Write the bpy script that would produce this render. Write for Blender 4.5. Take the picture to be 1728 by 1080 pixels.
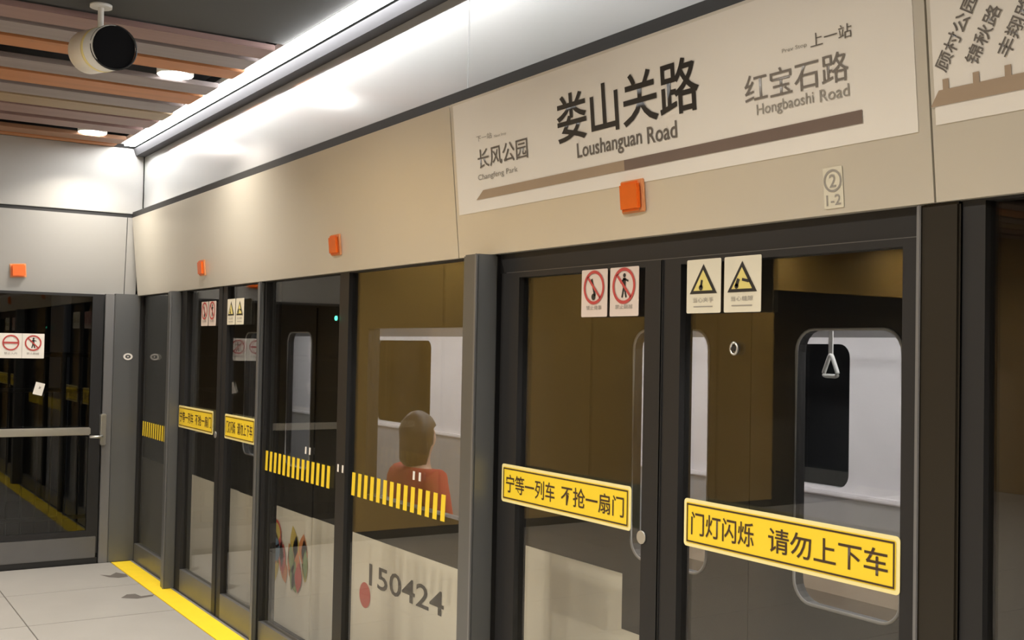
import bpy, bmesh, math, random
from mathutils import Vector, Matrix
random.seed(7)
for o in list(bpy.data.objects): bpy.data.objects.remove(o)
SC = bpy.context.scene
COL = SC.collection
# ------------------------------------------------------------------ camera
F_PX, YAW, PIT, ROL = 1862.73, math.radians(57.2588), math.radians(1.5142), math.radians(1.12672)
CAM = Vector((9.1057, -2.3056, 1.75))
_F = Vector((-math.sin(YAW)*math.cos(PIT), math.cos(YAW)*math.cos(PIT), math.sin(PIT)))
_R0 = Vector((math.cos(YAW), math.sin(YAW), 0)); _U0 = _R0.cross(_F)
_R = _R0*math.cos(ROL) + _U0*math.sin(ROL); _U = _U0*math.cos(ROL) - _R0*math.sin(ROL)
cd = bpy.data.cameras.new('camera'); cam = bpy.data.objects.new('camera', cd); COL.objects.link(cam)
cd.sensor_width = 36; cd.lens = F_PX/1728*36; cd.clip_start = 0.02
m = Matrix((_R, _U, -_F)).transposed().to_4x4(); m.translation = CAM
cam.matrix_world = m
SC.camera = cam
# ------------------------------------------------------------------ world (underground: next to no ambient light)
w = bpy.data.worlds.new('world'); SC.world = w; w.use_nodes = True
w.node_tree.nodes['Background'].inputs[0].default_value = (0.010, 0.010, 0.011, 1)
w.node_tree.nodes['Background'].inputs[1].default_value = 1.0
SC.view_settings.view_transform = 'Standard'; SC.view_settings.look = 'None'
SC.view_settings.gamma = 1.0; SC.view_settings.use_curve_mapping = False
SC.view_settings.exposure = 0.0
DOWN_W, STRIP_E, CAR_E = 33.0, 38.0, 16.0     # downlight watts, ceiling light line, train ceiling lamps

# ------------------------------------------------------------------ pixel -> place
def ray(px, py): return _F + _R*((px-864)/F_PX) - _U*((py-540)/F_PX)
def on_y(px, py, y):
    d = ray(px, py); return CAM + d*((y-CAM.y)/d.y)
def on_x(px, py, x=0.0):
    d = ray(px, py); return CAM + d*((x-CAM.x)/d.x)
# ------------------------------------------------------------------ materials
def srgb(r, g, b):
    f = lambda c: (c/255/12.92 if c/255 <= .04045 else ((c/255+.055)/1.055)**2.4)
    return (f(r), f(g), f(b), 1)
def mat(name, col, rough=.5, metal=0., var=.08, scale=6., bump=0., stretch=(1, 1, 1), emit=0., coat=0.):
    M = bpy.data.materials.new(name); M.use_nodes = True
    n, l = M.node_tree.nodes, M.node_tree.links
    p = n['Principled BSDF']
    p.inputs['Roughness'].default_value = rough; p.inputs['Metallic'].default_value = metal
    if coat: p.inputs['Coat Weight'].default_value = coat; p.inputs['Coat Roughness'].default_value = .05
    tc = n.new('ShaderNodeTexCoord'); mp = n.new('ShaderNodeMapping'); mp.inputs['Scale'].default_value = stretch
    l.new(tc.outputs['Object'], mp.inputs['Vector'])
    no = n.new('ShaderNodeTexNoise'); no.inputs['Scale'].default_value = scale; no.inputs['Detail'].default_value = 5
    l.new(mp.outputs[0], no.inputs['Vector'])
    mx = n.new('ShaderNodeMix'); mx.data_type = 'RGBA'
    c = Vector(col[:3])
    mx.inputs[6].default_value = (*(c*(1-var)), 1); mx.inputs[7].default_value = (*[min(1, v) for v in c*(1+var)], 1)
    l.new(no.outputs['Fac'], mx.inputs[0]); l.new(mx.outputs[2], p.inputs['Base Color'])
    if bump:
        b = n.new('ShaderNodeBump'); b.inputs['Strength'].default_value = bump; b.inputs['Distance'].default_value = .002
        l.new(no.outputs['Fac'], b.inputs['Height']); l.new(b.outputs[0], p.inputs['Normal'])
    if emit:
        l.new(mx.outputs[2], p.inputs['Emission Color']); p.inputs['Emission Strength'].default_value = emit
    return M
def glass(name, tint, f0=.06, rough=.004):
    M = bpy.data.materials.new(name); M.use_nodes = True
    n, l = M.node_tree.nodes, M.node_tree.links; n.clear()
    out = n.new('ShaderNodeOutputMaterial'); tr = n.new('ShaderNodeBsdfTransparent'); gl = n.new('ShaderNodeBsdfGlossy')
    tr.inputs[0].default_value = (*tint, 1); gl.inputs['Roughness'].default_value = rough
    lw = n.new('ShaderNodeLayerWeight'); lw.inputs['Blend'].default_value = .5
    pw = n.new('ShaderNodeMath'); pw.operation = 'POWER'; pw.inputs[1].default_value = 5
    ma = n.new('ShaderNodeMath'); ma.operation = 'MULTIPLY_ADD'; ma.inputs[1].default_value = 1-f0; ma.inputs[2].default_value = f0
    l.new(lw.outputs['Facing'], pw.inputs[0]); l.new(pw.outputs[0], ma.inputs[0])
    mx = n.new('ShaderNodeMixShader'); l.new(ma.outputs[0], mx.inputs[0]); l.new(tr.outputs[0], mx.inputs[1]); l.new(gl.outputs[0], mx.inputs[2])
    l.new(mx.outputs[0], out.inputs['Surface'])
    return M
def emis(name, col, s):
    M = bpy.data.materials.new(name); M.use_nodes = True
    n, l = M.node_tree.nodes, M.node_tree.links; n.clear()
    out = n.new('ShaderNodeOutputMaterial'); e = n.new('ShaderNodeEmission')
    e.inputs[0].default_value = (*col, 1); e.inputs[1].default_value = s; l.new(e.outputs[0], out.inputs[0]); return M

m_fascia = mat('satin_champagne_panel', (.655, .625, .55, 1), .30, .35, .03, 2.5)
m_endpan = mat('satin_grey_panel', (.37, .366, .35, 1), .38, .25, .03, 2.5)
m_upper = mat('brushed_pale_panel', (.74, .75, .76, 1), .20, .6, .03, 3)
m_seam = mat('black_joint', (.012, .012, .012, 1), .6)
m_topt = mat('dark_grey_trim', (.045, .045, .052, 1), .7, .0)
m_post = mat('grey_anodised_post', (.15, .155, .155, 1), .38, .55, .06, 4, stretch=(1, 1, .1))
m_bronze = mat('dark_bronze_post', (.022, .018, .012, 1), .4, .3)
m_postl = mat('light_anodised_jamb', (.21, .21, .215, 1), .4, .5, .06, 4, stretch=(1, 1, .1))
m_black = mat('black_door_frame', (.008, .008, .009, 1), .5, .0)
m_glass = glass('platform_screen_glass', (.94, .943, .93))
m_eglass = glass('end_door_glass', (.62, .63, .62), .05)
m_tglass = glass('train_window_glass', (.90, .91, .92), .04)
m_tile = mat('pale_stone_tile', (.33, .317, .297, 1), .32, 0, .10, 3.0, .05)
m_grout = mat('tile_grout', (.07, .065, .06, 1), .8)
m_yline = mat('yellow_floor_paint', (.80, .58, .02, 1), .45, 0, .08, 9)
m_thresh = mat('ribbed_steel_sill', (.42, .41, .40, 1), .35, .6)
m_kick = mat('steel_kick_plate', (.16, .16, .16, 1), .4, .6)
m_steel = mat('brushed_steel', (.62, .62, .60, 1), .28, .9, .05, 12, stretch=(.1, 1, 1))
m_gold = mat('golden_brown_cladding', (.55, .36, .10, 1), .45, .2, .12, 2.0)
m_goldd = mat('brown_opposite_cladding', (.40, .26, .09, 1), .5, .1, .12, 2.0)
m_dceil = mat('dark_grey_ceiling', (.045, .047, .05, 1), .7)
m_sl = [mat('slat_'+n, c, .55, 0, .22, 3, .15, stretch=(6, .25, 6)) for n, c in (
    ('tan', srgb(138, 100, 74)), ('orange_wood', srgb(168, 112, 70)), ('grey', srgb(132, 122, 122)), ('mauve', srgb(132, 106, 102)), ('olive', srgb(146, 126, 100)))]
m_white = mat('white_print_film', (.79, .755, .70, 1), .40, 0, .02)
m_ink = mat('black_ink', (.018, .016, .015, 1), .5)
m_grey = mat('grey_ink', (.13, .115, .10, 1), .5)
m_mgrey = mat('mid_grey_ink', (.19, .17, .15, 1), .5)
m_lgrey = mat('faint_grey_ink', (.30, .28, .25, 1), .5)
m_brn1 = mat('light_brown_line_ink', (.36, .27, .19, 1), .45)
m_brn2 = mat('dark_brown_line_ink', (.165, .12, .10, 1), .45)
m_orange = mat('orange_lamp_lens', (.72, .13, .012, 1), .3, 0, .12, 30)
m_orangeh = mat('pale_orange_housing', (.68, .30, .13, 1), .4)
m_yel = mat('yellow_sticker_film', (.86, .62, .03, 1), .4, 0, .03)
m_yelb = mat('pale_yellow_border_film', (.84, .74, .34, 1), .4, 0, .03)
m_yink = mat('dark_brown_ink', (.05, .025, .01, 1), .5)
m_red = mat('red_ink', (.46, .055, .05, 1), .5)
m_cream = mat('cream_notice_film', (.66, .62, .50, 1), .45, 0, .04)
m_pinkw = mat('pale_pink_notice_film', (.66, .56, .50, 1), .45, 0, .04)
m_wyel = mat('warning_yellow_film', (.66, .56, .18, 1), .45, 0, .04)
m_rubber = mat('black_rubber', (.014, .014, .014, 1), .6)
m_tbody = mat('train_dark_bronze_side', (.020, .018, .015, 1), .42, .2)
m_tdoor = mat('train_dark_door', (.016, .015, .014, 1), .4, .2)
m_tcream = mat('train_cream_lower_side', (.84, .79, .68, 1), .4, 0, .05, 2)
m_tin = mat('train_interior_white', (.72, .69, .70, 1), .5)
m_ting = mat('train_interior_grey', (.33, .32, .32, 1), .5)
m_seat = mat('train_seat_brown', (.28, .20, .12, 1), .5)
m_tunnel = mat('tunnel_concrete', (.05, .05, .05, 1), .9, 0, .3, 3, .4)
m_rail = mat('dark_steel_railing', (.12, .12, .125, 1), .35, .8)
m_casew = mat('white_powder_coat', (.74, .73, .70, 1), .4)
m_lens = mat('black_speaker_cloth', (.006, .006, .007, 1), .95)
m_lens.node_tree.nodes['Principled BSDF'].inputs['Specular IOR Level'].default_value = .1
m_skin = mat('skin', (.52, .33, .24, 1), .5)
m_hair = mat('dark_brown_hair', (.045, .028, .016, 1), .5, 0, .3, 30, .5, (1, 1, .2))
m_jack = mat('red_cloth', (.50, .045, .035, 1), .8, 0, .12, 12, .4)
m_trou = mat('dark_cloth', (.03, .03, .045, 1), .8, 0, .12, 12, .4)
e_strip = emis('white_led_line', (1, .985, .96), STRIP_E)
e_down = emis('downlight_diffuser', (1, .96, .90), 14)
e_car = emis('train_ceiling_lamp', (1, .97, .95), CAR_E)
e_green = emis('green_led', (.1, 1, .55), 2.2)

# ------------------------------------------------------------------ builders
def tag(o, label=None, cat=None, group=None, kind=None):
    if label: o['label'] = label
    if cat: o['category'] = cat
    if group: o['group'] = group
    if kind: o['kind'] = kind
    return o
def empty(name, loc=(0, 0, 0), rot=(0, 0, 0)):
    e = bpy.data.objects.new(name, None); COL.objects.link(e); e.location = loc; e.rotation_euler = rot
    e.empty_display_size = .1
    return e
def link(name, me, mt, parent=None, world=True):
    if mt and not me.materials: me.materials.append(mt)
    o = bpy.data.objects.new(name, me); COL.objects.link(o)
    if parent:
        o.parent = parent
        if world: o.location = -Vector(parent.location) if parent.type == 'EMPTY' else (0, 0, 0)
    return o
def mesh(name, v, f, smooth=False):
    me = bpy.data.meshes.new(name); me.from_pydata([tuple(a) for a in v], [], f); me.update()
    if smooth:
        for p in me.polygons: p.use_smooth = True
    return me
def boxmesh(name, x0, x1, y0, y1, z0, z1, bev=0.):
    bm = bmesh.new(); bmesh.ops.create_cube(bm, size=1)
    for v in bm.verts:
        v.co = ((x0+x1)/2+v.co.x*(x1-x0), (y0+y1)/2+v.co.y*(y1-y0), (z0+z1)/2+v.co.z*(z1-z0))
    if bev: bmesh.ops.bevel(bm, geom=bm.edges[:], offset=bev, segments=2, affect='EDGES')
    me = bpy.data.meshes.new(name); bm.to_mesh(me); bm.free(); return me
def box(name, x0, x1, y0, y1, z0, z1, mt, parent=None, bev=0., world=True):
    return link(name, boxmesh(name, x0, x1, y0, y1, z0, z1, bev), mt, parent, world)
def prism_x(name, prof, x0, x1, mt, parent=None):
    """profile of (y,z) points swept along x"""
    n = len(prof); v = [(x0, y, z) for y, z in prof]+[(x1, y, z) for y, z in prof]
    f = [tuple(range(n))[::-1], tuple(range(n, 2*n))]+[(i, (i+1) % n, n+(i+1) % n, n+i) for i in range(n)]
    me = mesh(name, v, f); bm = bmesh.new(); bm.from_mesh(me); bmesh.ops.recalc_face_normals(bm, faces=bm.faces); bm.to_mesh(me); bm.free()
    return link(name, me, mt, parent)
def prism_y(name, prof, y0, y1, mt, parent=None):
    n = len(prof); v = [(x, y0, z) for x, z in prof]+[(x, y1, z) for x, z in prof]
    f = [tuple(range(n)), tuple(range(n, 2*n))[::-1]]+[(i, (i+1) % n, n+(i+1) % n, n+i) for i in range(n)]
    me = mesh(name, v, f); bm = bmesh.new(); bm.from_mesh(me); bmesh.ops.recalc_face_normals(bm, faces=bm.faces); bm.to_mesh(me); bm.free()
    return link(name, me, mt, parent)
def cyl(name, a, b, r, mt, parent=None, seg=24, r2=None, world=True, smooth=True):
    a, b = Vector(a), Vector(b); d = b-a; q = d.to_track_quat('Z', 'Y').to_matrix(); r2 = r if r2 is None else r2
    v, f = [], []
    for i in range(seg):
        t = 2*math.pi*i/seg; c = Vector((math.cos(t), math.sin(t), 0))
        v.append(a+q@(c*r)); v.append(b+q@(c*r2))
    for i in range(seg):
        j = (i+1) % seg; f.append((2*i, 2*j, 2*j+1, 2*i+1))
    f.append(tuple(2*i for i in range(seg))[::-1]); f.append(tuple(2*i+1 for i in range(seg)))
    me = mesh(name, v, f)
    if smooth:
        for p in me.polygons[:seg]: p.use_smooth = True
    return link(name, me, mt, parent, world)
def tube(name, pts, r, mt, parent=None, seg=8, closed=False, world=True):
    pts = [Vector(p) for p in pts]; n = len(pts); v, f = [], []
    for i, p in enumerate(pts):
        a = pts[(i-1) % n] if (closed or i) else p; b = pts[(i+1) % n] if (closed or i < n-1) else p
        q = (b-a).to_track_quat('Z', 'Y').to_matrix()
        for k in range(seg):
            t = 2*math.pi*k/seg; v.append(p+q@Vector((math.cos(t)*r, math.sin(t)*r, 0)))
    for i in range(n if closed else n-1):
        j = (i+1) % n
        for k in range(seg):
            k2 = (k+1) % seg; f.append((i*seg+k, i*seg+k2, j*seg+k2, j*seg+k))
    if not closed: f.append(tuple(range(seg))[::-1]); f.append(tuple((n-1)*seg+k for k in range(seg)))
    return link(name, mesh(name, v, f, True), mt, parent, world)
# flat print, drawn in a sign's own x (right) / z (up) plane; layer k lifts it off the board towards the viewer (-y)
def flat(name, polys, mt, parent, k=1):
    v, f = [], []
    for poly in polys:
        s = len(v); v += [(x, -.0012*k, z) for x, z in poly]; f.append(tuple(range(s, len(v))))
    return link(name, mesh(name, v, f), mt, parent, False)
def ring(cx, cz, r0, r1, n=40, sx=1.):
    c = lambda r, t: (cx+sx*r*math.cos(t), cz+r*math.sin(t))
    return [[c(r1, 2*math.pi*i/n), c(r1, 2*math.pi*(i+1)/n), c(r0, 2*math.pi*(i+1)/n), c(r0, 2*math.pi*i/n)] for i in range(n)]
def disc(cx, cz, r, n=28): return [[(cx+r*math.cos(2*math.pi*i/n), cz+r*math.sin(2*math.pi*i/n)) for i in range(n)]]
def rrect(x0, x1, z0, z1, r, n=5):
    p = []
    for cx, cz, a in ((x1-r, z1-r, 0), (x0+r, z1-r, 90), (x0+r, z0+r, 180), (x1-r, z0+r, 270)):
        p += [(cx+r*math.cos(math.radians(a+90*i/n)), cz+r*math.sin(math.radians(a+90*i/n))) for i in range(n+1)]
    return p
def frame(x0, x1, z0, z1, t):
    return [[(x0, z0), (x1, z0), (x1, z0+t), (x0, z0+t)], [(x0, z1-t), (x1, z1-t), (x1, z1), (x0, z1)],
            [(x0, z0+t), (x0+t, z0+t), (x0+t, z1-t), (x0, z1-t)], [(x1-t, z0+t), (x1, z0+t), (x1, z1-t), (x1-t, z1-t)]]
def bar(x0, z0, x1, z1, w):
    dx, dz = x1-x0, z1-z0; L = math.hypot(dx, dz); nx, nz = -dz/L*w/2, dx/L*w/2
    return [(x0+nx, z0+nz), (x1+nx, z1+nz), (x1-nx, z1-nz), (x0-nx, z0-nz)]
def slab(name, poly, th, mt, parent):
    """a board: polygon in x/z, front face at y=0, body behind it"""
    n = len(poly); v = [(x, 0, z) for x, z in poly]+[(x, th, z) for x, z in poly]
    f = [tuple(range(n)), tuple(range(n, 2*n))[::-1]]+[(i, n+i, n+(i+1) % n, (i+1) % n) for i in range(n)]
    return link(name, mesh(name, v, f), mt, parent, False)
def text(body, x0, x1, z0, z1, mt, parent, k=1, bold=0., ang=0., name='lettering'):
    cu = bpy.data.curves.new('t', 'FONT'); cu.body = body; cu.size = 1; cu.offset = bold; cu.resolution_u = 3
    o = bpy.data.objects.new('t', cu); COL.objects.link(o); bpy.context.view_layer.update()
    me = bpy.data.meshes.new_from_object(o.evaluated_get(bpy.context.evaluated_depsgraph_get()))
    bpy.data.objects.remove(o); bpy.data.curves.remove(cu)
    me.name = name; me.materials.clear()
    xs = [v.co.x for v in me.vertices]; ys = [v.co.y for v in me.vertices]
    a, b, c, d = min(xs), max(xs), min(ys), max(ys)
    ca, sa = math.cos(ang), math.sin(ang)
    for v in me.vertices:
        u = (v.co.x-a)/(b-a)*(x1-x0); t = (v.co.y-c)/(d-c)*(z1-z0)
        v.co = (x0+u*ca-t*sa, -.0012*k, z0+u*sa+t*ca)
    return link(name, me, mt, parent, False)

# ================================================================== SETTING
# ---- floor
X1, Y1 = 13.6, -11.0
floor = tag(box('floor', -.02, X1, Y1, -.19, -.12, -.012, m_grout), 'pale stone tiled platform floor', 'floor', kind='structure')
tx = [0, .91]+[.91+.9*i for i in range(1, 15)]
ty = [-.19-.9*i for i in range(0, 13)]
tmesh = {}
for i in range(len(tx)-1):
    for j in range(len(ty)-1):
        a, b, c, d = tx[i], min(tx[i+1], X1), max(ty[j+1], Y1), ty[j]
        if b-a < .05 or d-c < .05: continue
        key = (round(b-a, 3), round(d-c, 3))
        if key not in tmesh: tmesh[key] = boxmesh('floor_tile', .003, b-a-.003, .003, d-c-.003, -.012, 0, .0015)
        o = link('floor_tile', tmesh[key], m_tile, floor, False); o.location = (a, c, random.uniform(-.0004, .0004))
tag(box('trim_1', 0.02, X1, -.19, -.045, -.05, .002, m_yline), 'yellow safety line painted along the platform edge', 'floor line', kind='structure')
sill = tag(box('trim_2', 0.02, X1, -.045, .12, -.05, 0.004, m_thresh), 'ribbed metal sill under the platform screen doors', 'sill', kind='structure')
for k in range(4): box('groove', .02, X1, -.030+k*.022, -.022+k*.022, .0040, .0050, m_rubber, sill)
m_scuff = mat('dark_scuff', (.10, .088, .078, 1), .7)
def on_z(px, py, z=0.0):
    d = ray(px, py); return CAM + d*((z-CAM.z)/d.z)
for pts in ([(168, 970), (186, 971), (196, 966), (213, 969), (216, 973), (200, 975), (184, 974)], [(204, 1009), (214, 1003), (228, 1002), (238, 1006), (260, 1003), (258, 1006), (232, 1010)]):
    v = [on_z(*p, .0012) for p in pts]
    link('scuff_mark', mesh('scuff_mark', v, [tuple(range(len(v)))]), m_scuff, floor, False)
# ---- ceiling with slats
ceil = tag(box('ceiling', -.02, X1, Y1, .10, 3.60, 3.66, m_seam), 'dark ceiling void above wooden slats', 'ceiling', kind='structure')
box('dark_panel', 3.575, X1, Y1, -.215, 3.33, 3.60, m_dceil, ceil)
SLATS = [(-.005, .13, 1), (.15, .385, 0), (.62, .87, 3), (.95, 1.25, 3), (1.275, 1.56, 4), (1.585, 1.865, 2), (1.925, 2.235, 1),
         (2.265, 2.535, 2), (2.775, 3.005, 1), (3.035, 3.285, 2), (3.325, 3.56, 3)]
for a, b, c in SLATS:
    y1 = -.24+random.uniform(-.02, .02)
    box('ceiling_slat', a+.010, b-.010, Y1, y1, 3.30, 3.33, m_sl[c], ceil, .004)
# ---- platform screen wall: upper panels, sloping fascia
PT, PB, ZT, ZB = -.10, -.04, 2.745, 2.12          # fascia y at top and bottom, heights
TH = math.atan2(PB-PT, ZT-ZB)
wr = tag(box('wall_right', 0.0, X1, .03, .10, 2.14, 3.60, m_seam), 'header wall above the platform screen doors with metal panels', 'wall', kind='structure')
for a, b in ((.0, 5.17), (5.17, 7.44), (7.44, 9.9), (9.9, X1)):
    box('upper_panel', a+.003, b-.003, -.015, .03, 2.79, 3.245, m_upper, wr, .003)
    prism_x('fascia_panel', [(PB, ZB), (PT, ZT), (.03, ZT), (.03, ZB)], a+.003, b-.003, m_fascia, wr)
prism_x('top_trim', [(-.085, 3.245), (-.105, 3.30), (.03, 3.30), (.03, 3.245)], 0, X1, m_topt, wr)
box('recess_strip', 0, X1, -.096, .03, ZT, 2.79, m_seam, wr)
# header over doors
hd = tag(box('trim_3', 5.446, 7.384, -.012, .10, 2.045, 2.14, m_black), 'black header rail above the near sliding doors', 'header rail', kind='structure')
box('edge_strip', 5.5, 7.38, -.016, -.012, 2.040, 2.046, m_kick, hd)
# ---- end wall
we = tag(box('wall_far', -.12, -.05, -1.90, .03, 2.16, 3.60, m_seam), 'end wall of the platform above the glass door', 'wall', kind='structure')
def efascia(y0, y1):
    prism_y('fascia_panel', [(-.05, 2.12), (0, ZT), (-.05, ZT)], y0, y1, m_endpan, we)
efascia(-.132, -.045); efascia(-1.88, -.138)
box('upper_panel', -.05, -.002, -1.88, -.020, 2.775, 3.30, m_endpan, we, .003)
box('recess_strip', -.05, -.012, -1.88, -.05, ZT, 2.775, m_seam, we)
# the rest of the end wall: golden cladding with a dark opening (it shows in the glass)
wl = tag(box('wall_back', -.12, -.03, -7.15, -1.90, 0, 3.60, m_seam), 'golden brown clad end wall beyond the glass end door', 'wall', kind='structure')
for k in range(6):
    y0 = -7.15+k*.875
    box('cladding_panel', -.03, 0, y0+.004, y0+.871, .08, 3.30, m_gold, wl, .003)
tag(box('wall_front', -.12, 0, Y1, -9.7, 0, 3.60, m_gold), 'golden brown wall panel past the dark passage', 'wall', kind='structure')
tag(box('trim_4', -.12, 0, -9.7, -7.15, 2.5, 3.60, m_gold), 'golden brown panel over the dark passage', 'wall panel', kind='structure')
tag(box('wall_left', -.12, X1, Y1-.12, Y1, 0, 3.60, m_goldd), 'brown clad wall across the platform', 'wall', kind='structure')
tag(box('wall_rear', X1, X1+.1, Y1, .1, 0, 3.60, m_goldd), 'brown clad wall behind the viewer', 'wall', kind='structure')
# corner column and jamb
cc = tag(box('trim_5', -.10, .012, -.215, -.012, .0, 2.13, m_post, None, .006), 'grey metal corner column between end door and screen glass', 'column', kind='structure')
tag(box('trim_6', -.10, .004, -.285, -.217, .0, 2.125, m_postl, None, .003), 'light grey door jamb beside the corner column', 'door jamb', kind='structure')
# ---- end door (door_1)
d1 = tag(empty('door_1', (-.03, -.30, 0)), 'dark glass end door with steel push bar and kick plate', 'door', kind='structure')
DY0, DY1 = -1.80, -.295
box('frame', -.05, -.012, DY0, DY0+.06, .08, 2.12, m_black, d1)
box('frame', -.05, -.012, DY1-.085, DY1, .08, 2.12, m_black, d1)
box('frame', -.05, -.012, DY0+.06, DY1-.085, 2.10, 2.12, m_black, d1)
box('frame', -.05, -.012, DY0+.06, DY1-.085, .215, .26, m_black, d1)
box('glass_pane', -.036, -.026, DY0+.06, DY1-.085, .26, 2.10, m_eglass, d1)
box('kick_plate', -.05, -.006, DY0, DY1-.012, .045, .213, m_kick, d1, .004)
box('bottom_seal', -.05, -.014, DY0, DY1, .0, .045, m_rubber, d1)
pb = box('push_bar', .03, .075, -1.72, -.385, 1.015, 1.075, m_steel, d1, .008)
box('bar_bracket', -.012, .03, -.50, -.44, 1.02, 1.07, m_steel, d1)
box('bar_bracket', -.012, .03, -1.70, -1.64, 1.02, 1.07, m_steel, d1)
lk = box('lock_case', -.012, .045, -.305, -.262, .93, 1.175, m_steel, d1, .006)
tube('lever', [(.05, -.29, 1.0), (.06, -.31, .998), (.06, -.39, 1.0)], .011, m_steel, d1)
# dark space beyond the end door
tag(box('wall_tunnel_end', -4.1, -4.0, -3.4, .02, -.1, 3.4, m_tunnel), 'dark concrete wall beyond the end door', 'wall', kind='structure')
tag(box('floor_service', -4.0, -.13, -3.4, .02, -.12, -.02, m_tunnel), 'dark service walkway floor beyond the end door', 'floor', kind='structure')
rl = tag(empty('railing', (-1.5, -.9, -.02)), 'dark steel barred railing behind the glass end door', 'railing')
for z, r in ((1.62, .022), (1.30, .02), (.15, .02)): tube('rail', [(-1.5, -2.6, z), (-1.5, -.02, z)], r, m_rail, rl)
for k in range(22): cyl('baluster', (-1.5, -2.55+.12*k, -.02), (-1.5, -2.55+.12*k, 1.30), .009, m_rail, rl, 8)
for y in (-2.5, -1.4, -.3): cyl('post', (-1.5, y, -.02), (-1.5, y, 1.64), .026, m_rail, rl, 10)

# ---- posts of the screen wall
def post(n, x0, x1, lab, yf=-.115):
    p = tag(empty('trim_%d' % n, ((x0+x1)/2, 0, 0)), lab, 'post', kind='structure')
    box('cover', x0, x1, yf, -.02, .0, 2.118, m_post if n != 10 else m_bronze, p, .006)
    box('edge_bead', (x1-.014 if n != 10 else x0), (x1 if n != 10 else x0+.012), yf-.006, yf-.0005, .0, 2.118, m_postl, p, .002)
    box('core', x0+.01, x1-.01, -.02, .09, .004, 2.135, m_black, p)
post(7, 1.08, 1.17, 'grey post between the corner glass and the far sliding doors', -.095)
post(8, 2.80, 2.855, 'slim grey post right of the far sliding doors', -.045)
post(9, 5.335, 5.445, 'wide grey post left of the near sliding doors')
post(10, 7.385, 7.50, 'dark post right of the near sliding doors', -.032)
# ---- fixed glass (windows)
def fixed(n, x0, x1, lab, l=.05, r=.05):
    p = tag(empty('window_%d' % n, ((x0+x1)/2, .02, 0)), lab, 'glass panel', kind='structure')
    box('frame', x0, x0+l, -.02, .03, .004, 2.135, m_black, p)
    box('frame', x1-r, x1, -.02, .03, .004, 2.135, m_black, p)
    box('frame', x0+l, x1-r, -.02, .03, 2.115, 2.135, m_black, p)
    box('frame', x0+l, x1-r, -.02, .03, .004, .14, m_kick, p)
    box('glass_pane', x0+l, x1-r, .0, .01, .14, 2.115, m_glass, p)
    return p
fixed(1, .0, 1.08, 'narrow glass panel beside the corner column', .03, .03)
fixed(2, 2.855, 3.985, 'dark fixed glass panel with yellow stripes left of the black mullion', .03, .05)
fixed(3, 3.985, 5.335, 'golden looking fixed glass panel beside the wide grey post', .06, .11)
fixed(4, 7.50, 8.66, 'dark brown fixed glass panel at right picture edge', .06, .05)
fixed(5, 8.66, 9.75, 'fixed glass panel beyond right picture edge', .05, .05)
# ---- sliding door leaves
def leaf(n, x0, x1, meet, lab, zt=2.043):
    """meet: +1 the black closing stile is on the right, -1 on the left"""
    p = tag(empty('door_%d' % n, ((x0+x1)/2, .02, 0)), lab, 'door', kind='structure')
    l, r = (.125, .085) if meet > 0 else (.085, .04)
    box('stile', x0, x0+l, -.022, .03, .006, zt, m_black, p)
    box('stile', x1-r, x1, -.022, .03, .006, zt, m_black, p)
    box('top_rail', x0+l, x1-r, -.022, .03, zt-.02, zt, m_black, p)
    box('bottom_rail', x0+l, x1-r, -.022, .03, .006, .16, m_kick, p)
    box('glass_pane', x0+l, x1-r, .0, .01, .16, zt-.02, m_glass, p)
    xs = x1 if meet > 0 else x0
    box('rubber_seal', xs-.004, xs+.004, -.026, .03, .006, zt-.003, m_rubber, p)
    if meet > 0:
        h = cyl('finger_pull', (x1-.08, -.022, 1.156), (x1-.08, -.027, 1.156), .021, m_steel, p, 20)
    return p
CN, CF = 6.43, 2.10
leaf(2, CN-.955, CN-.001, 1, 'left leaf of the near sliding doors with two red notices')
leaf(3, CN+.001, CN+.945, -1, 'right leaf of the near sliding doors with two triangle notices')
leaf(4, CF-.925, CF-.001, 1, 'left leaf of the far sliding doors', 2.135)
leaf(5, CF+.001, CF+.697, -1, 'right leaf of the far sliding doors', 2.135)
t = tag(empty('door_lock_ring', (6.733, -.0, 1.765)), 'small pale ring lock on the near right door glass under triangle notices', 'lock')
tube('ring', [(6.733+.014*math.cos(a*.3927), -.004, 1.765+.017*math.sin(a*.3927)) for a in range(16)], .004, m_steel, t, 6, True)
cyl('core', (6.733, -.0005, 1.765), (6.733, -.006, 1.765), .008, m_black, t, 12)

# ================================================================== LIGHTS OF THE PLACE
st = tag(empty('light_strip', (6, -.16, 3.30)), 'bright white linear light running along the ceiling edge', 'light strip')
box('diffuser', .06, X1, -.190, -.112, 3.31, 3.33, e_strip, st)
box('housing', .005, X1, -.21, -.106, 3.33, 3.36, m_casew, st)
def downlight(x, y, z, label, group=None, spread=145):
    t = tag(empty('downlight', (x, y, z)), label, 'downlight', group)
    cyl('rim', (x, y, z-.012), (x, y, z+.06), .105, m_casew, t, 32)
    cyl('diffuser', (x, y, z-.016), (x, y, z-.0121), .098, e_down, t, 32)
    ld = bpy.data.lights.new('downlight_lamp', 'AREA'); ld.shape = 'DISK'; ld.size = .15; ld.energy = DOWN_W*(.6 if spread < 140 else 1); ld.color = (1, .91, .78); ld.spread = math.radians(spread)
    lo = bpy.data.objects.new('downlight_lamp', ld); COL.objects.link(lo); lo.parent = t; lo.location = (0, 0, -.02)
    return t
downlight(.42, -.51, 3.33, 'round glowing downlight nearest the end wall between slats', None, 118)
downlight(2.61, -.51, 3.33, 'round glowing downlight between slats beside the cylindrical ceiling fixture', None, 118)
G = 'downlights of the platform ceiling outside the picture'
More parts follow.
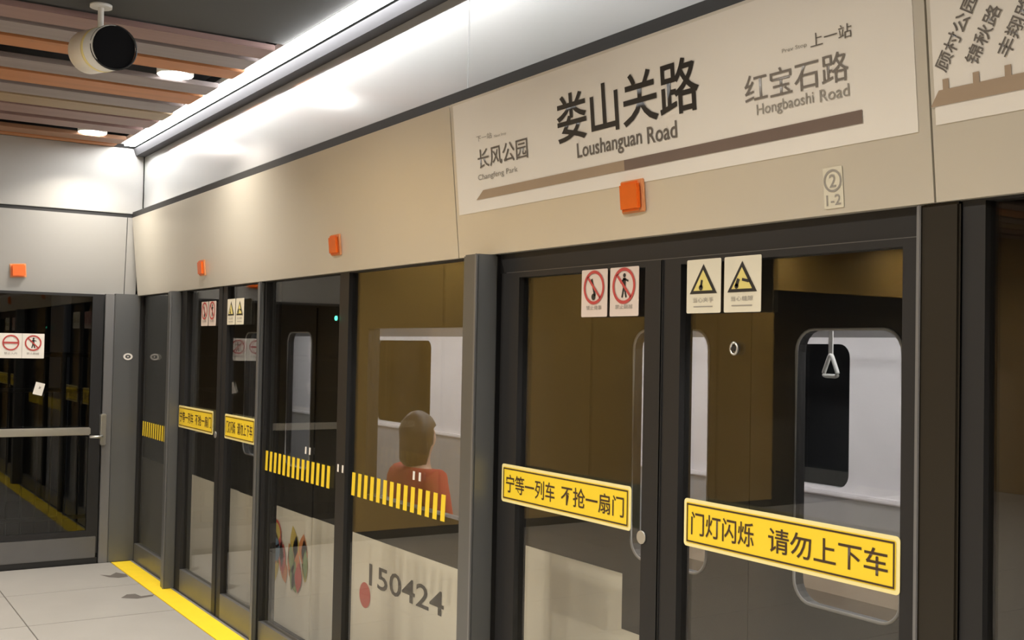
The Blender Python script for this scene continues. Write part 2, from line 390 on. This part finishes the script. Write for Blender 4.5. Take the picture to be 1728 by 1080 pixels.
for x, y in [(4.8, -1.6), (7.0, -1.6), (9.2, -1.6), (11.4, -1.6)]+[(x, y) for y in (-2.9, -5.0, -7.1, -9.4) for x in (.55, 2.65, 4.8, 7.0, 9.2, 11.4)]:
    downlight(x, y, 3.32, 'round downlight in the platform ceiling outside the picture', G)

# ================================================================== THINGS ON THE CEILING
fc = Vector((3.86, -1.14, 3.10))
fx = tag(empty('ceiling_fixture', (3.72, -1.14, 3.33)), 'white cylindrical ceiling fixture with a round black face', 'ceiling fixture')
ax = Vector((-1, -.20, .10)).normalized()
cyl('case', fc, fc+ax*.27, .102, m_casew, fx, 40)
cyl('face', fc-ax*.012, fc-ax*.0005, .098, m_lens, fx, 40)
tube('face_rim', [fc-ax*.004+Vector((0, math.cos(a*math.pi/18)*.101, math.sin(a*math.pi/18)*.101)) for a in range(36)], .005, m_black, fx, 6, True)
cyl('band', fc+ax*.10, fc+ax*.125, .1035, m_yelb, fx, 40)
cyl('stem', fc+ax*.15+Vector((0, 0, .09)), fc+ax*.15+Vector((0, 0, .23)), .014, m_casew, fx, 12)
cyl('mount_plate', (fc+ax*.15).to_tuple()[:2]+(3.315,), (fc+ax*.15).to_tuple()[:2]+(3.33,), .05, m_casew, fx, 20)

# ================================================================== SIGNS ON THE FASCIA
def fas_y(z): return PB+(PT-PB)*(z-ZB)/(ZT-ZB)
def fas(px, py):
    """pixel -> (x, distance up the sloping fascia)"""
    d = ray(px, py); n = Vector((0, -math.cos(TH), -math.sin(TH))); p0 = Vector((0, PB, ZB))
    P = CAM+d*((p0-CAM).dot(n)/d.dot(n)); return P.x, (P.z-ZB)/math.cos(TH)
def on_fascia(name, x, z, label, cat, group=None):
    return tag(empty(name, (x, fas_y(z)-.003, z), (TH, 0, 0)), label, cat, group)
def fas_sign(name, x0, z0, label, cat):
    s = on_fascia(name, x0, z0, label, cat); base = (z0-ZB)/math.cos(TH)
    return s, (lambda px, py: (fas(px, py)[0]-x0, fas(px, py)[1]-base))
def lines(q, body, a, b, h_px, mt, s, k=2, bold=0.):
    """text whose lower left / lower right corners are pixels a and b and whose height in pixels at the left is h_px"""
    x0, z0 = q(*a); x1, z1 = q(*b); zt = q(a[0], a[1]-h_px)[1]
    return text(body, x0, x1, (z0+z1)/2, (z0+z1)/2+(zt-z0), mt, s, k, bold)
s, q = fas_sign('station_name_sign', 5.20, 2.292, 'white station name sign over the near doors', 'sign')
slab('board', [(0, 0), (2.205, 0), (2.205, .444), (0, .444)], .0025, m_white, s)
lines(q, '娄山关路', (944, 243), (1184, 186), 82, m_ink, s, 2, .013)
lines(q, 'Loushanguan', (977, 275), (1086, 251), 33, m_grey, s, 2, .012)
lines(q, 'Road', (1095, 244), (1145, 232), 29, m_grey, s, 2, .012)
lines(q, '长风公园', (809, 285), (893, 267), 33, m_grey, s, 2, .006)
lines(q, 'Changfeng Park', (809, 307), (876, 293), 12, m_lgrey, s)
lines(q, '下一站', (806, 239), (832, 234), 10, m_lgrey, s)
lines(q, 'Next Stop', (836, 233), (856, 229), 6, m_lgrey, s)
lines(q, '红宝石路', (1260, 177), (1435, 135), 48, m_mgrey, s, 2, .004)
lines(q, 'Hongbaoshi', (1280, 201), (1376, 179), 24, m_lgrey, s, 2, .006)
lines(q, 'Road', (1386, 173), (1436, 162), 21, m_lgrey, s, 2, .006)
lines(q, '上一站', (1370, 80), (1440, 64), 24, m_grey, s)
lines(q, 'Prev Stop', (1322, 91), (1364, 82), 9, m_lgrey, s)
a, b, c = q(806, 339), q(1056, 287), q(1458, 208)
zb = (a[1]+b[1]+c[1])/3; th = .034
flat('route_line', [[(a[0], zb), (b[0], zb), (b[0], zb+th), (a[0]+.055, zb+th)]], m_brn1, s, 2)
flat('route_line', [[(b[0], zb), (c[0], zb), (c[0], zb+th), (b[0], zb+th)]], m_brn2, s, 2)
s, q = fas_sign('route_map_sign', 7.455, 2.30, 'white route map sign at the right picture edge', 'sign')
slab('board', [(0, 0), (2.2, 0), (2.2, .436), (0, .436)], .0025, m_white, s)
a, b = q(1573, 182), q(1728, 150); zb = a[1]; th = .036
flat('route_line', [[(a[0], zb), (2.12, zb), (2.12, zb+th), (a[0]+.024, zb+th)]], m_brn1, s, 2)
x = q(1599, 160)[0]; dx = (q(1650, 145)[0]-x)
for k, nm in enumerate(('顾村公园', '锦秋路', '丰翔路', '南大路', '祁安路', '古浪路')):
    xx = x+k*dx
    flat('station_tick', [[(xx-.008, zb+th), (xx+.008, zb+th), (xx+.008, zb+th+.024), (xx-.008, zb+th+.024)]], m_brn1, s, 2)
    L = .045*len(nm)
    text(nm, xx+.004, xx+.004+L, zb+th+.036, zb+th+.036+.040, m_grey, s, 2, .01, math.radians(58))
x0, t0 = fas(1374, 358); x1, t1 = fas(1405, 304)
s = on_fascia('platform_number_label', 7.105, 2.135, 'small white label with circled two and 1-2 under station sign', 'label')
slab('board', rrect(0, .064, 0, .108, .004), .0012, m_cream, s)
flat('circle', ring(.032, .072, .024, .030), m_lgrey, s)
text('2', .021, .043, .055, .089, m_lgrey, s, 1, .01)
text('1-2', .008, .056, .008, .036, m_lgrey, s, 1, .01)
# orange lamps
def orange(x, z, label, end=False):
    if end: t = tag(empty('door_indicator_lamp', (-.037, x, z-.045), (0, math.radians(-4), math.radians(90))), label, 'indicator lamp')
    else: t = tag(empty('door_indicator_lamp', (x, fas_y(z-.045), z-.045), (TH, 0, 0)), label, 'indicator lamp')
    box('housing', -.058, .058, -.010, .0, -.006, .100, m_orangeh, t, .003, False)
    box('lens', -.050, .050, -.026, -.0105, .0, .094, m_orange, t, .008, False)
orange(6.319, 2.25, 'orange square lamp under the station name sign')
orange(3.958, 2.255, 'orange square lamp on the plain fascia over fixed glass')
orange(1.756, 2.253, 'small orange square lamp over the far sliding doors')
orange(-.925, 2.275, 'orange square lamp over the end door', True)

# ================================================================== STICKERS ON THE GLASS
def stick(name, x, z, label, cat, y=-.0025, group=None): return tag(empty(name, (x, y, z)), label, cat, group)
def yellow(x0, x1, z0, z1, body, split, label):
    w, h = x1-x0, z1-z0; s = stick('door_sticker', x0, z0, label, 'sticker', -.0245)
    slab('film', rrect(0, w, 0, h, .012), .0015, m_yelb, s)
    flat('print_field', [rrect(.011, w-.011, .011, h-.011, .006)], m_yel, s, 1)
    flat('border_line', frame(.014, w-.014, .014, h-.014, .005), m_yink, s, 2)
    a, b = split
    text(body[0], .034, a*w, h*.26, h*.74, m_yink, s, 2, .009)
    text(body[1], b*w, w-.034, h*.26, h*.74, m_yink, s, 2, .009)
TA, TB = ('宁等一列车', '不抢一扇门'), ('门灯闪烁', '请勿上下车')
yellow(5.508, 6.294, 1.167, 1.311, TA, (.455, .505), 'yellow sticker with ten dark characters on the near left door leaf')
yellow(6.551, 7.338, 1.164, 1.308, TB, (.375, .445), 'yellow sticker with nine dark characters on the near right door leaf')
yellow(1.185, 1.965, 1.150, 1.305, TA, (.455, .505), 'small yellow sticker on the far left door leaf')
yellow(2.205, 2.755, 1.150, 1.305, TB, (.375, .445), 'small yellow sticker on the far right door leaf')
def man(cx, cz, h):
    return disc(cx, cz+h*.42, h*.09, 12)+[bar(cx, cz+h*.32, cx-.02*h, cz-.05*h, .2*h), bar(cx-.02*h, cz, cx-.14*h, cz-.48*h, .1*h), bar(cx, cz, cx+.12*h, cz-.48*h, .1*h),
            bar(cx, cz+.28*h, cx-.26*h, cz+.12*h, .08*h), bar(cx, cz+.28*h, cx+.26*h, cz+.18*h, .08*h)]
def prohib(s, x, w, h, kind, capt, film=None):
    cx, cz, r = x+w/2, h*.62, w*.40
    if kind != 2: flat('pictogram', man(cx+.002, cz, r*1.35) if kind else [bar(cx-.25*r, cz+.5*r, cx+.1*r, cz-.5*r, .18*r)]+disc(cx-.05*r, cz-.55*r, .2*r, 12), m_ink, s, 1)
    flat('prohibition_ring', ring(cx, cz, r*.82, r)+[bar(cx-r*.62, cz+r*.62, cx+r*.62, cz-r*.62, r*.16)] if kind != 2 else ring(cx, cz, r*.82, r)+[bar(cx-r*.85, cz, cx+r*.85, cz, r*.24)], m_red, s, 2)
    text(capt, x+w*.2, x+w*.8, h*.15, h*.24, m_lgrey, s, 1)
def notice_p(x0, x1, kind, capt, label):
    s = stick('prohibition_notice', x0, 1.866, label, 'notice', -.0245)
    w = x1-x0; slab('film', rrect(0, w, 0, .163, .005), .0015, m_pinkw, s); prohib(s, 0, w, .163, kind, capt)
def notice_w(x0, x1, kind, capt, label):
    s = stick('warning_notice', x0, 1.870, label, 'notice', -.0245)
    w, h = x1-x0, .163; slab('film', rrect(0, w, 0, h, .005), .0015, m_cream, s)
    cx, r = w/2, w*.40
    T = lambda k: [(cx-r*k, h*.36+(1-k)*.030), (cx+r*k, h*.36+(1-k)*.030), (cx, h*.36+(1-k)*.030+h*.55*k)]
    flat('warning_triangle', [T(1)], m_ink, s, 1); flat('triangle_field', [T(.70)], m_wyel, s, 2)
    if kind: flat('pictogram', [bar(cx-.022, .075, cx-.012, .097, .012), bar(cx+.002, .095, cx+.03, .089, .008)]+disc(cx-.02, .076, .008, 10), m_ink, s, 3)
    else: flat('pictogram', disc(cx-.008, .077, .009, 10)+[bar(cx-.008, .077, cx-.004, .10, .008)], m_ink, s, 3)
    text(capt, w*.2, w*.8, h*.20, h*.29, m_lgrey, s, 1); flat('caption_line', [[(w*.22, h*.11), (w*.78, h*.11), (w*.78, h*.13), (w*.22, h*.13)]], m_lgrey, s, 1)
for c, nm in ((CN, 'near'), (CF-.02, 'far')):
    notice_p(c-.427, c-.281, 0, '禁止倚靠', 'white notice with red slashed ring, leftmost on the %s left door leaf' % nm)
    notice_p(c-.266, c-.115, 1, '禁止翻越', 'white notice with red ring and slashed figure on the %s left door leaf' % nm)
    notice_w(c+.117, c+.266, 0, '当心夹手', 'cream notice with black triangle, left one on the %s right door leaf' % nm)
    notice_w(c+.280, c+.429, 1, '当心缝隙', 'cream notice with black triangle, right one on the %s right door leaf' % nm)
def hazard(x0, x1, z0, z1, n, label):
    s = stick('hazard_stripes', x0, z0, label, 'sticker'); w, h = x1-x0, z1-z0; p = w/n
    me = None
    for k in range(n):
        if me is None:
            o = slab('stripe', [(0, 0), (p*.52, 0), (p*.62, h), (p*.10, h)], .0012, m_yel, s); me = o.data
        else: o = link('stripe', me, m_yel, s, False)
        o.location = (k*p, 0, 0)
hazard(2.885, 3.85, 1.015, 1.130, 14, 'row of yellow hazard stripes on the dark fixed glass')
hazard(4.09, 5.06, 1.016, 1.129, 14, 'row of yellow hazard stripes on the golden fixed glass')
hazard(.12, .98, 1.006, 1.122, 14, 'row of dim yellow hazard stripes on the narrow corner glass')
for px, py, y, lab in ((519, 761, -.0025, 'pair of small white ticks above stripes on the dark glass'), (574, 791, -.0225, 'pair of small white ticks on the black mullion'),
                       (703, 804, -.0025, 'pair of small white ticks above stripes on the golden glass')):
    P = on_y(px, py, y); s = stick('tick_marks', P.x, P.z, lab, 'sticker', y)
    for k in (-1, 1): slab('tick', [(k*.028-.009, -.018), (k*.028+.009, -.018), (k*.028+.011, .02), (k*.028-.007, .02)], .001, m_white, s)
P = on_y(568, 537, -.024); t = tag(empty('green_indicator', tuple(P)), 'tiny green glowing light on the black mullion', 'indicator lamp')
cyl('lens', P, P+Vector((0, -.006, 0)), .012, e_green, t, 14); cyl('bezel', P+Vector((0, .002, 0)), P, .016, m_black, t, 14)
# end door notices (plane facing +x; local x -> world +y)
def estick(name, y, z, label, cat, x=-.0225, tilt=0): return tag(empty(name, (x, y, z), (0, tilt, math.radians(90))), label, cat)
s = estick('prohibition_notice', -1.045, 1.607, 'white double notice with two red rings on the end door', 'notice')
slab('film', rrect(0, .318, 0, .19, .005), .0015, m_white, s)
flat('centre_line', [[(.158, .0), (.160, .0), (.160, .19), (.158, .19)]], m_lgrey, s, 1)
prohib(s, .005, .15, .19, 2, '禁止入内'); prohib(s, .163, .15, .19, 1, '禁止翻越')
s = estick('paper_note', -.80, 1.335, 'small tilted white paper note on the end door glass', 'note', tilt=math.radians(14))
slab('paper', [(0, 0), (.068, 0), (.068, .095), (0, .095)], .001, m_white, s); flat('pencil_mark', [bar(.03, .05, .045, .065, .006), bar(.032, .068, .042, .048, .005)], m_lgrey, s, 1)
s = tag(empty('column_emblem', (.0135, -.105, 1.60), (0, 0, math.radians(90))), 'small pale oval emblem on the grey corner column', 'emblem')
flat('outline', ring(0, .03, .016, .027, 24, 1.35), m_white, s, 1); flat('centre', disc(0, .03, .007, 4), m_white, s, 1)

# ================================================================== TRAIN BEHIND THE GLASS
TY = .35
tr = tag(empty('train', (4.3, TY, -1.0)), 'metro train standing behind the platform screen doors', 'train')
TD = (6.46, 2.12)                                   # door centres
def tbox(n, x0, x1, y0, y1, z0, z1, mt, bev=0.): return box(n, x0, x1, y0, y1, z0, z1, mt, tr, bev)
XA, XB = -4.6, 10.0
tbox('upper_side', XA, XB, TY, TY+.07, 1.98, 2.45, m_tbody)
def side(x0, x1, win=None, ztop=.70):
    if win:
        a, b = win
        tbox('side_panel', x0, a, TY, TY+.07, ztop, 1.98, m_tbody); tbox('side_panel', b, x1, TY, TY+.07, ztop, 1.98, m_tbody)
        tbox('side_panel', a, b, TY, TY+.07, 1.85, 1.98, m_tbody); tbox('side_panel', a, b, TY, TY+.07, ztop, .93, m_tbody)
        wv = tbox('window', a, b, TY+.02, TY+.03, .93, 1.85, m_tglass)
    else: tbox('side_panel', x0, x1, TY, TY+.07, ztop, 1.98, m_tbody)
    tbox('lower_side', x0, x1, TY-.003, TY+.07, -.9, ztop, m_tcream)
side(XA, 1.46); side(2.78, 4.93, (3.50, 4.90)); side(4.93, 5.80, None, .905); side(7.12, XB)
def rwin_panel(name, x0, x1, z0, z1, wx0, wx1, wz0, wz1, r, y0, y1, mt):
    """flat door leaf with a rounded window opening"""
    inner = rrect(wx0, wx1, wz0, wz1, r, 5); n = len(inner); outer = []
    cx, cz = (wx0+wx1)/2, (wz0+wz1)/2
    for i, (a, b) in enumerate(inner):
        k = i//6; cxn = (x1, x0, x0, x1)[k]; czn = (z1, z1, z0, z0)[k]; outer.append((cxn, czn))
    v = []
    for y in (y0, y1): v += [(a, y, b) for a, b in inner]+[(a, y, b) for a, b in outer]
    f = []
    for i in range(n):
        j = (i+1) % n
        if outer[i] == outer[j]:
            f.append((i, j, n+i)); f.append((2*n+j, 2*n+i, 3*n+i))
        else:
            f.append((i, j, n+j, n+i)); f.append((2*n+j, 2*n+i, 3*n+i, 3*n+j))
        f.append((i, 2*n+i, 2*n+j, j))
        if outer[i] != outer[j]: f.append((n+i, n+j, 3*n+j, 3*n+i))
    me = mesh(name, v, f); bm = bmesh.new(); bm.from_mesh(me); bmesh.ops.remove_doubles(bm, verts=bm.verts, dist=1e-5); bmesh.ops.recalc_face_normals(bm, faces=bm.faces); bm.to_mesh(me); bm.free()
    return link(name, me, mt, tr)
for c in TD:
    for x0, x1, wa, wb in ((c-.66, c-.002, c-.61, c-.20), (c+.002, c+.66, c+.20, c+.60)):
        d = rwin_panel('door_leaf', x0, x1, .70, 1.98, wa, wb, .98, 1.83, .07, TY-.01, TY+.03, m_tdoor)
        box('window_pane', wa-.01, wb+.01, TY+.008, TY+.014, .97, 1.84, m_tglass, d)
        pts = [(a, TY-.012, b) for a, b in rrect(wa, wb, .98, 1.83, .07, 6)]
        tube('window_seal', pts, .005, m_ting, d, 6, True)
        box('lower_panel', x0, x1, TY-.01, TY+.03, -.05, .70, m_tcream, d)
# inside of the car
tbox('car_floor', XA, XB, TY+.03, 3.05, -.06, -.01, m_ting)
tbox('car_ceiling', XA, XB, TY+.07, 3.05, 2.18, 2.22, m_tin)
prism_x('ceiling_cove', [(3.0, 1.86), (3.0, 2.18), (2.5, 2.18)], XA, XB, m_ting, tr)
for a, b in ((XA, -1.95), (-.60, 3.45), (4.65, XB)): tbox('far_side_panel', a, b, 3.0, 3.06, .93, 2.18, m_tin)
for a in (3.45, -1.95): tbox('far_side_panel', a, 4.65 if a > 0 else -.60, 3.0, 3.06, 1.84, 2.18, m_tin)
tbox('far_lower_panel', XA, XB, 2.96, 3.06, -.06, .90, m_ting); tbox('far_ledge', XA, XB, 2.94, 3.06, .90, .93, m_tin, .008)
for a, b in ((3.45, 4.65), (-1.95, -.60)):
    fw = rwin_panel('far_window', a, b, .93, 1.84, a+.03, b-.03, .95, 1.82, .08, 3.0, 3.05, m_tin)
    box('window_pane', a, b, 3.02, 3.03, .94, 1.83, m_tglass, fw)
for y in (1.15, 2.25): tbox('ceiling_lamp', -4.2, 9.6, y-.06, y+.06, 2.165, 2.18, e_car)
for x in (3.05, 5.45):
    for y in ((.95, 2.45) if x > 4 else (2.45,)): tube('grab_pole', [(x, y, -.01), (x, y, 2.17)], .017, m_steel, tr)
for y in (1.15, 2.25): tube('hand_rail', [(2.9, y, 1.90), (5.6, y, 1.90)], .016, m_steel, tr)
for y in (1.15, 2.25):
    for x in (3.05, 5.45): tube('rail_hanger', [(x, y, 1.9), (x, y, 2.18)], .012, m_steel, tr)
sp = tbox('draught_screen', 3.05, 3.30, TY+.10, TY+.13, .50, 1.90, m_tin, .01)
box('screen_label', 3.14, 3.24, TY+.096, TY+.0995, 1.42, 1.55, m_ting, sp)
tbox('draught_screen', 4.46, 4.80, TY+.10, TY+.13, .50, 1.90, m_tin, .01)
prism_x('bench', [(TY+.10, .10), (TY+.10, .46), (TY+.55, .44), (TY+.53, .38), (TY+.45, .10)], 3.0, 5.4, m_seat, tr)
prism_x('bench_back', [(TY+.08, .50), (TY+.08, .90), (TY+.12, .90), (TY+.16, .50)], 3.0, 5.4, m_seat, tr)
prism_x('bench', [(2.95, .10), (2.95, .46), (2.5, .44), (2.52, .38), (2.6, .10)], 3.0, 5.4, m_seat, tr)
# running number and colourful graphics on the cream side
def on_train(polys, mt, name, k=1):
    v, f = [], []
    for poly in polys:
        s0 = len(v); v += [(x, TY-.0045-.0008*k-(.008 if x < 2.78 else 0), z) for x, z in poly]; f.append(tuple(range(s0, len(v))))
    return link(name, mesh(name, v, f), mt, tr)
P0, P1 = on_y(622, 1010, TY-.005), on_y(748, 1052, TY-.005)
tx_ = text('150424', P0.x, P1.x, .445, .565, m_ink, tr, 0, .01, name='running_number')
tx_.location = Vector((0, TY-.0052, 0))-Vector(tr.location)
m_dred = mat('red_graphic_film', (.55, .07, .05, 1), .5); m_dor = mat('orange_graphic_film', (.62, .22, .07, 1), .5, 0, .3, 9)
m_dgr = mat('green_graphic_film', (.22, .30, .10, 1), .5, 0, .3, 9); m_dye = mat('yellow_graphic_film', (.60, .45, .08, 1), .5, 0, .3, 9); m_dbl = mat('blue_graphic_film', (.10, .17, .26, 1), .5)
P = on_y(617, 1004, TY); on_train(disc(P.x, P.z, .070), m_dred, 'round_mark', 1)
def leafshape(cx, cz, L, w, a):
    pts = []
    for i in range(9): pts.append((i/8, math.sin(math.pi*i/8)*w))
    pts += [(u, -v) for u, v in pts[-2:0:-1]]
    return [(cx+L*(u*math.cos(a))-v*math.sin(a), cz+L*u*math.sin(a)+v*math.cos(a)) for u, v in pts]
rr = random.Random(3)
Ga, Gb = on_y(452, 985, TY), on_y(530, 1000, TY); GX, GW, GZ = Ga.x+.12, min(Gb.x, 2.72)-Ga.x-.12, .20
for k, (mt, nm, n) in enumerate(((m_dye, 'yellow_graphic', 12), (m_dor, 'orange_graphic', 10), (m_dgr, 'green_graphic', 4), (m_dred, 'red_graphic', 4))):
    on_train([leafshape(GX+rr.random()*GW, GZ+rr.random()*.20, .13+rr.random()*.12, .035+rr.random()*.03, 1.2+rr.random()*.9) for i in range(n)], mt, nm, k+1)
on_train(ring(GX+.05, .52, .075, .092, 28), m_dred, 'ring_graphic', 6); on_train(disc(GX+.05, .42, .075), m_dbl, 'blue_graphic', 6)
# tunnel behind
tag(box('wall_tunnel', XA-3, X1, 3.9, 4.1, -1.3, 3.5, m_tunnel), 'dark tunnel wall behind the train', 'wall', kind='structure')
# hand strap in the car
Y_S = 1.15
A, B, Cc, D = on_y(1402, 582, Y_S), on_y(1402, 600, Y_S), on_y(1386, 634, Y_S), on_y(1419, 634, Y_S)
hs = tag(empty('hand_strap', (A.x, Y_S, 1.93)), 'triangular grey hand strap hanging inside the train window', 'hand strap')
ctr = B.x
def soft(pts, n=4):
    out = []
    for i, p in enumerate(pts):
        p = Vector(p); a = Vector(pts[i-1]); b = Vector(pts[(i+1) % len(pts)])
        p0, p1 = p+(a-p)*.22, p+(b-p)*.22
        for k in range(n+1):
            t = k/n; out.append(p0*(1-t)**2+p*2*t*(1-t)+p1*t*t)
    return out
w2 = .058; zt, zb_ = B.z, Cc.z
tube('ring_handle', soft([(ctr, Y_S, zt+.012), (ctr-w2, Y_S+.02, zb_), (ctr+w2, Y_S-.02, zb_)]), .0085, m_casew, hs, 8, True)
box('strap', ctr-.010, ctr+.010, Y_S-.003, Y_S+.003, zt, 1.905, m_casew, hs)
tube('rail_loop', [(ctr, Y_S+.022*math.cos(a*.5236), 1.90+.022*math.sin(a*.5236)) for a in range(12)], .005, m_casew, hs, 6, True)

# ================================================================== PASSENGER (seated with the back to the window)
def skin(name, verts, edges, radii, mt, parent, sub=2):
    me = bpy.data.meshes.new(name); me.from_pydata(verts, edges, []); o = bpy.data.objects.new(name, me); COL.objects.link(o)
    o.modifiers.new('s', 'SKIN'); sl = me.skin_vertices[0].data
    for i, r in enumerate(radii): sl[i].radius = (r, r) if not isinstance(r, tuple) else r
    sl[0].use_root = True
    o.modifiers.new('u', 'SUBSURF').levels = sub; o.modifiers['u'].render_levels = sub
    bpy.context.view_layer.update()
    nm = bpy.data.meshes.new_from_object(o.evaluated_get(bpy.context.evaluated_depsgraph_get())); nm.name = name
    bpy.data.objects.remove(o)
    for p in nm.polygons: p.use_smooth = True
    nm.materials.clear()
    return link(name, nm, mt, parent, False)
HP = on_y(708, 735, TY+.42)
ps = tag(empty('person', (HP.x, TY+.42, .44)), 'seated person with dark hair and red top behind the train window', 'person')
hz = HP.z-.44                                        # head centre above the seat
V = [(0, 0, .10), (0, -.01, .30), (0, -.02, hz-.27), (0, 0, hz-.17), (0, .01, hz-.07), (0, .02, hz+.02), (0, .015, hz+.08),
     (-.19, -.01, hz-.245), (-.245, .04, hz-.50), (-.16, .24, hz-.56), (-.10, .33, hz-.55), (.19, -.01, hz-.245), (.245, .04, hz-.50), (.16, .24, hz-.56), (.10, .33, hz-.55),
     (-.10, .05, .09), (-.11, .44, .09), (-.11, .46, -.34), (-.11, .58, -.40), (.10, .05, .09), (.11, .44, .09), (.11, .46, -.34), (.11, .58, -.40),
     (0, .105, hz-.01), (-.078, .01, hz-.01), (.078, .01, hz-.01)]
Ed = [(0, 1), (1, 2), (2, 3), (3, 4), (4, 5), (5, 6), (2, 7), (7, 8), (8, 9), (9, 10), (2, 11), (11, 12), (12, 13), (13, 14), (0, 15), (15, 16), (16, 17), (17, 18), (0, 19), (19, 20), (20, 21), (21, 22), (5, 23), (5, 24), (5, 25)]
R_ = [.12, .12, .11, .05, .065, .085, .06, .06, .045, .035, .03, .06, .045, .035, .03, .085, .065, .045, .04, .085, .065, .045, .04, .014, .018, .018]
skin('body', V, Ed, R_, m_skin, ps)
Vj = V[:3]+V[7:10]+V[11:14]+[(0, 0, hz-.20)]
skin('red_top', Vj, [(0, 1), (1, 2), (2, 3), (3, 4), (4, 5), (2, 6), (6, 7), (7, 8), (2, 9)], [.15, .155, .15, .10, .065, .05, .10, .065, .05, .075], m_jack, ps)
skin('trousers', [V[0], V[15], V[16], V[17], V[19], V[20], V[21]], [(0, 1), (1, 2), (2, 3), (0, 4), (4, 5), (5, 6)], [.125, .10, .08, .06, .10, .08, .06], m_trou, ps)
bm = bmesh.new(); bmesh.ops.create_uvsphere(bm, u_segments=28, v_segments=18, radius=.112)
for v in list(bm.verts):
    v.co.z = v.co.z*1.12+hz+.02; v.co.y -= .012
    if v.co.y > .05 and v.co.z < hz+.06: v.co.y = .05-(v.co.y-.05)*.1
    if v.co.z < hz-.04 and v.co.y < .03: v.co.z -= .09; v.co.y -= .01
    v.co += Vector((rr.uniform(-1, 1), rr.uniform(-1, 1), rr.uniform(-1, 1)))*.003
me = bpy.data.meshes.new('hair'); bm.to_mesh(me); bm.free()
for p in me.polygons: p.use_smooth = True
link('hair', me, m_hair, ps, False)
